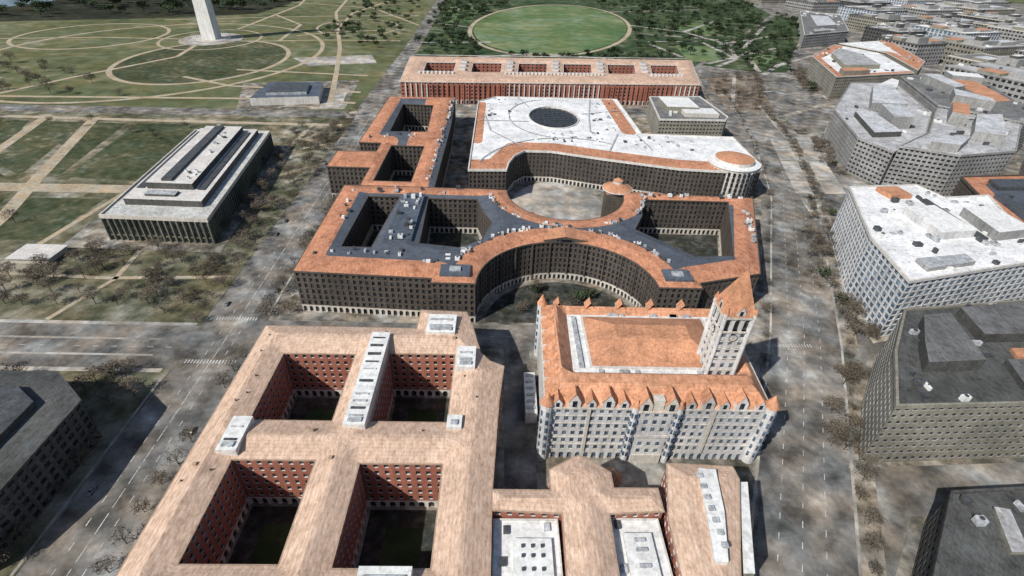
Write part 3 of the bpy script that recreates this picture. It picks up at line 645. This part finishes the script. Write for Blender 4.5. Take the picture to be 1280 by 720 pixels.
BL=[(715,745,95,130,40),(820,880,125,105,34),(700,600,95,100,44),(830,720,130,110,42),(990,880,130,120,44),(770,1040,80,80,36),(900,1060,120,120,36),(1060,1060,140,120,32),(870,1240,90,80,30),(1010,1250,120,120,34),(1200,1240,150,140,38),(970,1440,120,110,32),(1130,1460,140,120,30),(1330,1500,150,150,34),(1060,1640,130,120,32),(1250,1700,150,130,34),(1450,1780,170,160,36),(1000,1850,130,110,28),(1180,1920,140,130,28),(1400,2020,170,150,32),(1650,2050,200,180,34),(950,2080,150,100,26),(570,320,100,100,40),(560,180,110,80,38),(690,330,110,110,42),(700,460,110,110,40),(1150,2200,200,150,28),(1000,1000,80,80,30),(1150,1120,100,90,34),(1280,1380,100,80,30),(830,1140,70,60,28),(1200,1350,90,80,34),(1070,1340,80,70,30),(1350,1620,90,80,30),(930,1320,70,60,28)]
for cx,cy,w,l,h in BL:
    a=.35;c,s_=math.cos(a),math.sin(a)
    def rp(x,y): return (cx+x*c-y*s_,cy+x*s_+y*c)
    W,Lh=w/2,l/2
    if k%3==0: poly=[rp(-W,-Lh),rp(W,-Lh),rp(W,Lh),rp(W*.2,Lh),rp(W*.2,0),rp(-W*.3,0),rp(-W*.3,Lh),rp(-W,Lh)]
    elif k%3==1: poly=[rp(-W,-Lh),rp(W,-Lh),rp(W,Lh*.4),rp(W*.4,Lh*.4),rp(W*.4,Lh),rp(-W,Lh)]
    else: poly=[rp(-W,-Lh),rp(W*.9,-Lh),rp(W,-Lh*.6),rp(W,Lh),rp(-W,Lh)]
    st=('grey','beige','grey','dark','curt')[k%5];rk=('midR','greyR','lgreyR','iccR','midR','greyR')[k%6]
    def sub(u0,v0,u1,v1,hh,kk,kt): return ([rp(W*u0,Lh*v0),rp(W*u1,Lh*v0),rp(W*u1,Lh*v1),rp(W*u0,Lh*v1)],hh,kk,kt)
    ra=random.uniform
    pent=[sub(-.7,-.7,-.1+ra(-.1,.2),-.15,ra(5,11),'greyconc','midR'),sub(.05,-.8,.8,-.3+ra(-.2,.2),ra(3,8),'greyconc','terra' if k%4==1 else 'lgreyR'),sub(-.95,-.1,-.4,.35,ra(3,7),'beige','terra' if k%3==0 else 'lgreyR'),sub(-.65,-.6,-.3,-.4,14,'darkconc','white')]
    simple('city_office_block',poly,h,st,rk,('greyconc','stone','darkconc')[k%3],8,pent,sc=1.8,smax=9,terra='none' if k%4 else [([rp(-W,-Lh),rp(W,-Lh)],14)])
    k+=1
# ------------------------------------------------------------------ trees
def tree_mesh(name,h,r,nl,leafk,ls):
    mb=MB();mb.cone(0,0,-.2,h*.45,.3,.16,'bark',6,False)
    tips=[]
    for i in range(9):
        a=i*2.4+random.uniform(-.3,.3);z0=h*random.uniform(.25,.5);L=r*random.uniform(.6,1);z1=z0+h*random.uniform(.2,.5)
        p=Vector((0,0,z0));q=Vector((math.cos(a)*L,math.sin(a)*L,min(z1,h*.95)));tips.append(q)
        d=(q-p).normalized();u=d.cross(Vector((0,0,1))).normalized();v=d.cross(u)
        vs=[tuple(p+(u*math.cos(t)+v*math.sin(t))*.13) for t in (0,2.1,4.2)]+[tuple(q+(u*math.cos(t)+v*math.sin(t))*.03) for t in (0,2.1,4.2)]
        mb.add(vs,[(0,1,4,3),(1,2,5,4),(2,0,3,5)],'bark')
    tips.append(Vector((0,0,h*.85)));tips.append(Vector((0,0,h*.65)))
    for i in range(nl):
        c=random.choice(tips);p=c+Vector((random.gauss(0,1),random.gauss(0,1),random.gauss(0,.8)))*r*.26
        u=Vector((random.uniform(-1,1),random.uniform(-1,1),random.uniform(-.7,.7))).normalized();v=u.orthogonal().normalized();s=ls*random.uniform(.5,1.4)
        if leafk=='twig': mb.add([tuple(p-u*s*1.6),tuple(p+v*s*.22),tuple(p+u*s*1.6),tuple(p-v*s*.22)],[(0,1,2,3)],leafk)
        else: mb.add([tuple(p-u*s),tuple(p-v*s*.7),tuple(p+u*s),tuple(p+v*s*.7)],[(0,1,2,3)],leafk)
    o=mb.obj(name);me=o.data;bpy.data.objects.remove(o);return me
bare=[tree_mesh('bare_tree_mesh',9+i,4.2,380,'twig',.6) for i in range(3)]
leafy=[tree_mesh('leafy_tree_mesh',9+i,4.6,300,'leaf',.75) for i in range(3)]
mixd=bare*2+leafy[:1]
def put(parent,meshes,x,y,s=1.0):
    o=bpy.data.objects.new('tree',random.choice(meshes));COL.objects.link(o);o.parent=parent
    o.location=(x,y,.1);k=s*random.uniform(.7,1.25);o.scale=(k,k,k*random.uniform(.85,1.1));o.rotation_euler=(0,0,random.uniform(0,6.3))
g=empty('street_trees')
for x in (-126,-114.5,-161.5,-172):
    y=10 if x<-130 else 20
    while y<600:
        if not((x<-150 and 180<y<217) or (x>-150 and 199<y<224)) and not(x>-120 and 365<y<415) and random.random()<.8: put(g,bare,x+random.uniform(-1.2,1.2),y,.75)
        y+=random.uniform(8,12)
for sd,n_ in ((-21.5,55),(20.0,26)):
  for i in range(n_):
    t_=i/n_;j=min(int(t_*4),3);u=t_*4-j;P0=[(109,88),(172,215),(252,398),(300,560),(330,720)]
    a=Vector(P0[j]);b=Vector(P0[j+1]);d=(b-a).normalized();p=a.lerp(b,u)+Vector((-d.y,d.x))*(sd+random.uniform(-1.5,1.5));put(g,bare,p.x,p.y,.65)
def scatter(name,poly,n,meshes,s=1.0,avoid=()):
    g=empty(name);P=np.array(poly,float);lo,hi=P.min(0),P.max(0);c=0;t=0
    while c<n and t<n*20:
        t+=1;x,y=random.uniform(lo[0],hi[0]),random.uniform(lo[1],hi[1]);q=np.array([[x,y]])
        if not inside(q,poly)[0] or any(inside(q,a)[0] for a in avoid): continue
        put(g,meshes,x,y,s);c+=1
scatter('museum_garden_trees',[(-310,225),(-170,225),(-170,290),(-310,290)],70,bare,.8,[rect(-303,269,-273,291)])
scatter('museum_garden_trees',[(-205,300),(-166,300),(-170,560),(-216,560)],60,bare,.8,avoid=[mu])
scatter('lawn_trees',[(-330,-10),(-172,-10),(-172,75),(-330,75)],30,bare,.8)
scatter('lawn_trees',[(-290,162),(-170,162),(-170,178),(-290,178)],14,bare,.8)
scatter('mall_trees',[(-600,225),(-320,225),(-330,340),(-600,345)],80,bare,.8)
scatter('mall_trees',[(-900,570),(-300,490),(-300,530),(-900,600)],20,bare,.8)
scatter('courtyard_garden_trees',[(0,226),(76,226),(60,252),(20,254)],18,mixd,.75)
scatter('side_garden_trees',[(200,212),(214,212),(216,268),(244,338),(232,342),(206,275)],26,mixd,.8)
scatter('side_garden_trees',[(140,122),(152,130),(172,168),(190,196),(178,196),(150,150)],14,bare,.75)
scatter('side_garden_trees',[(320,440),(334,470),(355,560),(345,575),(318,480)],14,mixd,.9)
scatter('north_street_trees',[(430,720),(455,720),(500,900),(480,900)],26,mixd,1.0)
scatter('north_street_trees',[(345,350),(240,350),(262,395),(360,395)],18,mixd,.8)
E=el2(1.06)
scatter('park_trees',[(-150,880),(300,930),(300,1000),(80,985),(-140,950)],40,leafy,1.2,[E])
scatter('park_trees',[(-155,990),(-40,1010),(-60,1250),(20,1700),(-170,1700)],130,leafy,1.3,[E])
scatter('park_trees',[(250,1000),(420,950),(700,1500),(860,2000),(300,2000)],300,leafy,1.4,[E])
scatter('park_trees',[(345,935),(430,892),(480,905),(600,1130),(860,1580),(805,1680)],110,leafy,1.1)
scatter('square_trees',[(322,850),(412,868),(356,672),(290,658)],34,bare,1.0)
scatter('woodland',[(-560,1400),(-700,1270),(-1050,1130),(-1400,1150),(-1100,2300),(-500,2300)],420,leafy,2.0)
scatter('monument_ground_trees',[(-700,620),(-420,640),(-620,760),(-1000,900),(-1000,640)],110,bare,1.1)
scatter('monument_ground_trees',[(-330,1000),(-200,980),(-220,1700),(-420,1700)],80,leafy,1.1)
# ------------------------------------------------------------------ cars
def car_mesh(k):
    mb=MB();prof=[(-2.2,.35),(-2.25,.85),(-1.6,1.0),(-1.0,1.45),(.5,1.45),(1.1,.98),(2.1,.85),(2.25,.4)]
    n=len(prof);vs=[(a,-.88 if z<1.2 else -.7,z) for a,z in prof]+[(a,.88 if z<1.2 else .7,z) for a,z in prof]
    mb.add(vs,[(i,i+1,n+i+1,n+i) for i in range(n-1)]+[tuple(range(n)),tuple(range(n,2*n))],'car%d'%k)
    mb.add([(-1.52,-.72,1.04),(-1.02,-.64,1.43),(-1.02,.64,1.43),(-1.52,.72,1.04)],[(0,1,2,3)],'tyre')
    mb.add([(1.08,-.74,1.03),(.55,-.64,1.44),(.55,.64,1.44),(1.08,.74,1.03)],[(0,1,2,3)],'tyre')
    for s in (-1,1): mb.add([(-1.3,s*.86,1.04),(.9,s*.86,1.04),(.45,s*.74,1.38),(-.95,s*.74,1.38)],[(0,1,2,3)],'tyre')
    for a in (-1.4,1.4):
        for s in (-.8,.8):
            vs=[(a+.34*math.cos(t*.785),s+d,.34+.34*math.sin(t*.785)) for d in (-.1,.1) for t in range(8)]
            mb.add(vs,[(i,(i+1)%8,8+(i+1)%8,8+i) for i in range(8)]+[tuple(range(8)),tuple(range(8,16))],'tyre')
    o=mb.obj('car_mesh');me=o.data;bpy.data.objects.remove(o);return me
cars=[car_mesh(i) for i in range(5)]
def lane(pts,offs,step,prob):
    for i in range(len(pts)-1):
        a=Vector(pts[i]);b=Vector(pts[i+1]);d=b-a;L=d.length;d.normalize();nr=Vector((-d.y,d.x));ang=math.atan2(d.y,d.x)
        for of in offs:
            t=random.uniform(0,step)
            while t<L:
                if random.random()<prob:
                    p=a+d*t+nr*of;o=bpy.data.objects.new('car',random.choice(cars));COL.objects.link(o);o.location=(p.x,p.y,.02);o.rotation_euler=(0,0,ang+(math.pi if of>0 else 0))
                t+=step*random.uniform(.7,1.4)
lane(CON[:4],(11.5,-11.8),24,.22)
lane(PEN[:5],(-15,15),30,.2)
# ------------------------------------------------------------------ camera, light
H=180.0
p=math.radians(35);r=math.radians(2.5);s=math.radians(2.2)
F=Vector((math.sin(s)*math.cos(p),math.cos(s)*math.cos(p),-math.sin(p)))
R=Vector((math.cos(s),-math.sin(s),0));U=Vector((math.sin(s)*math.sin(p),math.cos(s)*math.sin(p),math.cos(p)))
Rc=R*math.cos(r)+U*math.sin(r);Uc=-R*math.sin(r)+U*math.cos(r)
mat=Matrix((Rc,Uc,-F)).transposed().to_4x4();mat.translation=(0,0,H)
cd=bpy.data.cameras.new('camera');cd.lens=18;cd.sensor_width=36;cd.clip_end=30000;cd.clip_start=.5
co=bpy.data.objects.new('camera',cd);COL.objects.link(co);co.matrix_world=mat;scn.camera=co
dirv=Vector((.62,.56,-.78)).normalized()
sl=bpy.data.lights.new('sun','SUN');sl.energy=4.6;sl.angle=math.radians(.6);sl.color=(1,.95,.87)
so=bpy.data.objects.new('sun',sl);COL.objects.link(so);so.rotation_euler=dirv.to_track_quat('-Z','Y').to_euler()
wd=bpy.data.worlds.new('World');scn.world=wd;wd.use_nodes=True;nt=wd.node_tree
sk=nt.nodes.new('ShaderNodeTexSky');sk.sky_type='NISHITA';sk.sun_disc=False
sk.sun_elevation=math.asin(-dirv.z);sk.sun_rotation=math.atan2(-dirv.x,-dirv.y)
nt.links.new(sk.outputs[0],nt.nodes['Background'].inputs[0]);nt.nodes['Background'].inputs[1].default_value=.095
scn.view_settings.view_transform='Standard';scn.view_settings.look='None';scn.view_settings.exposure=0
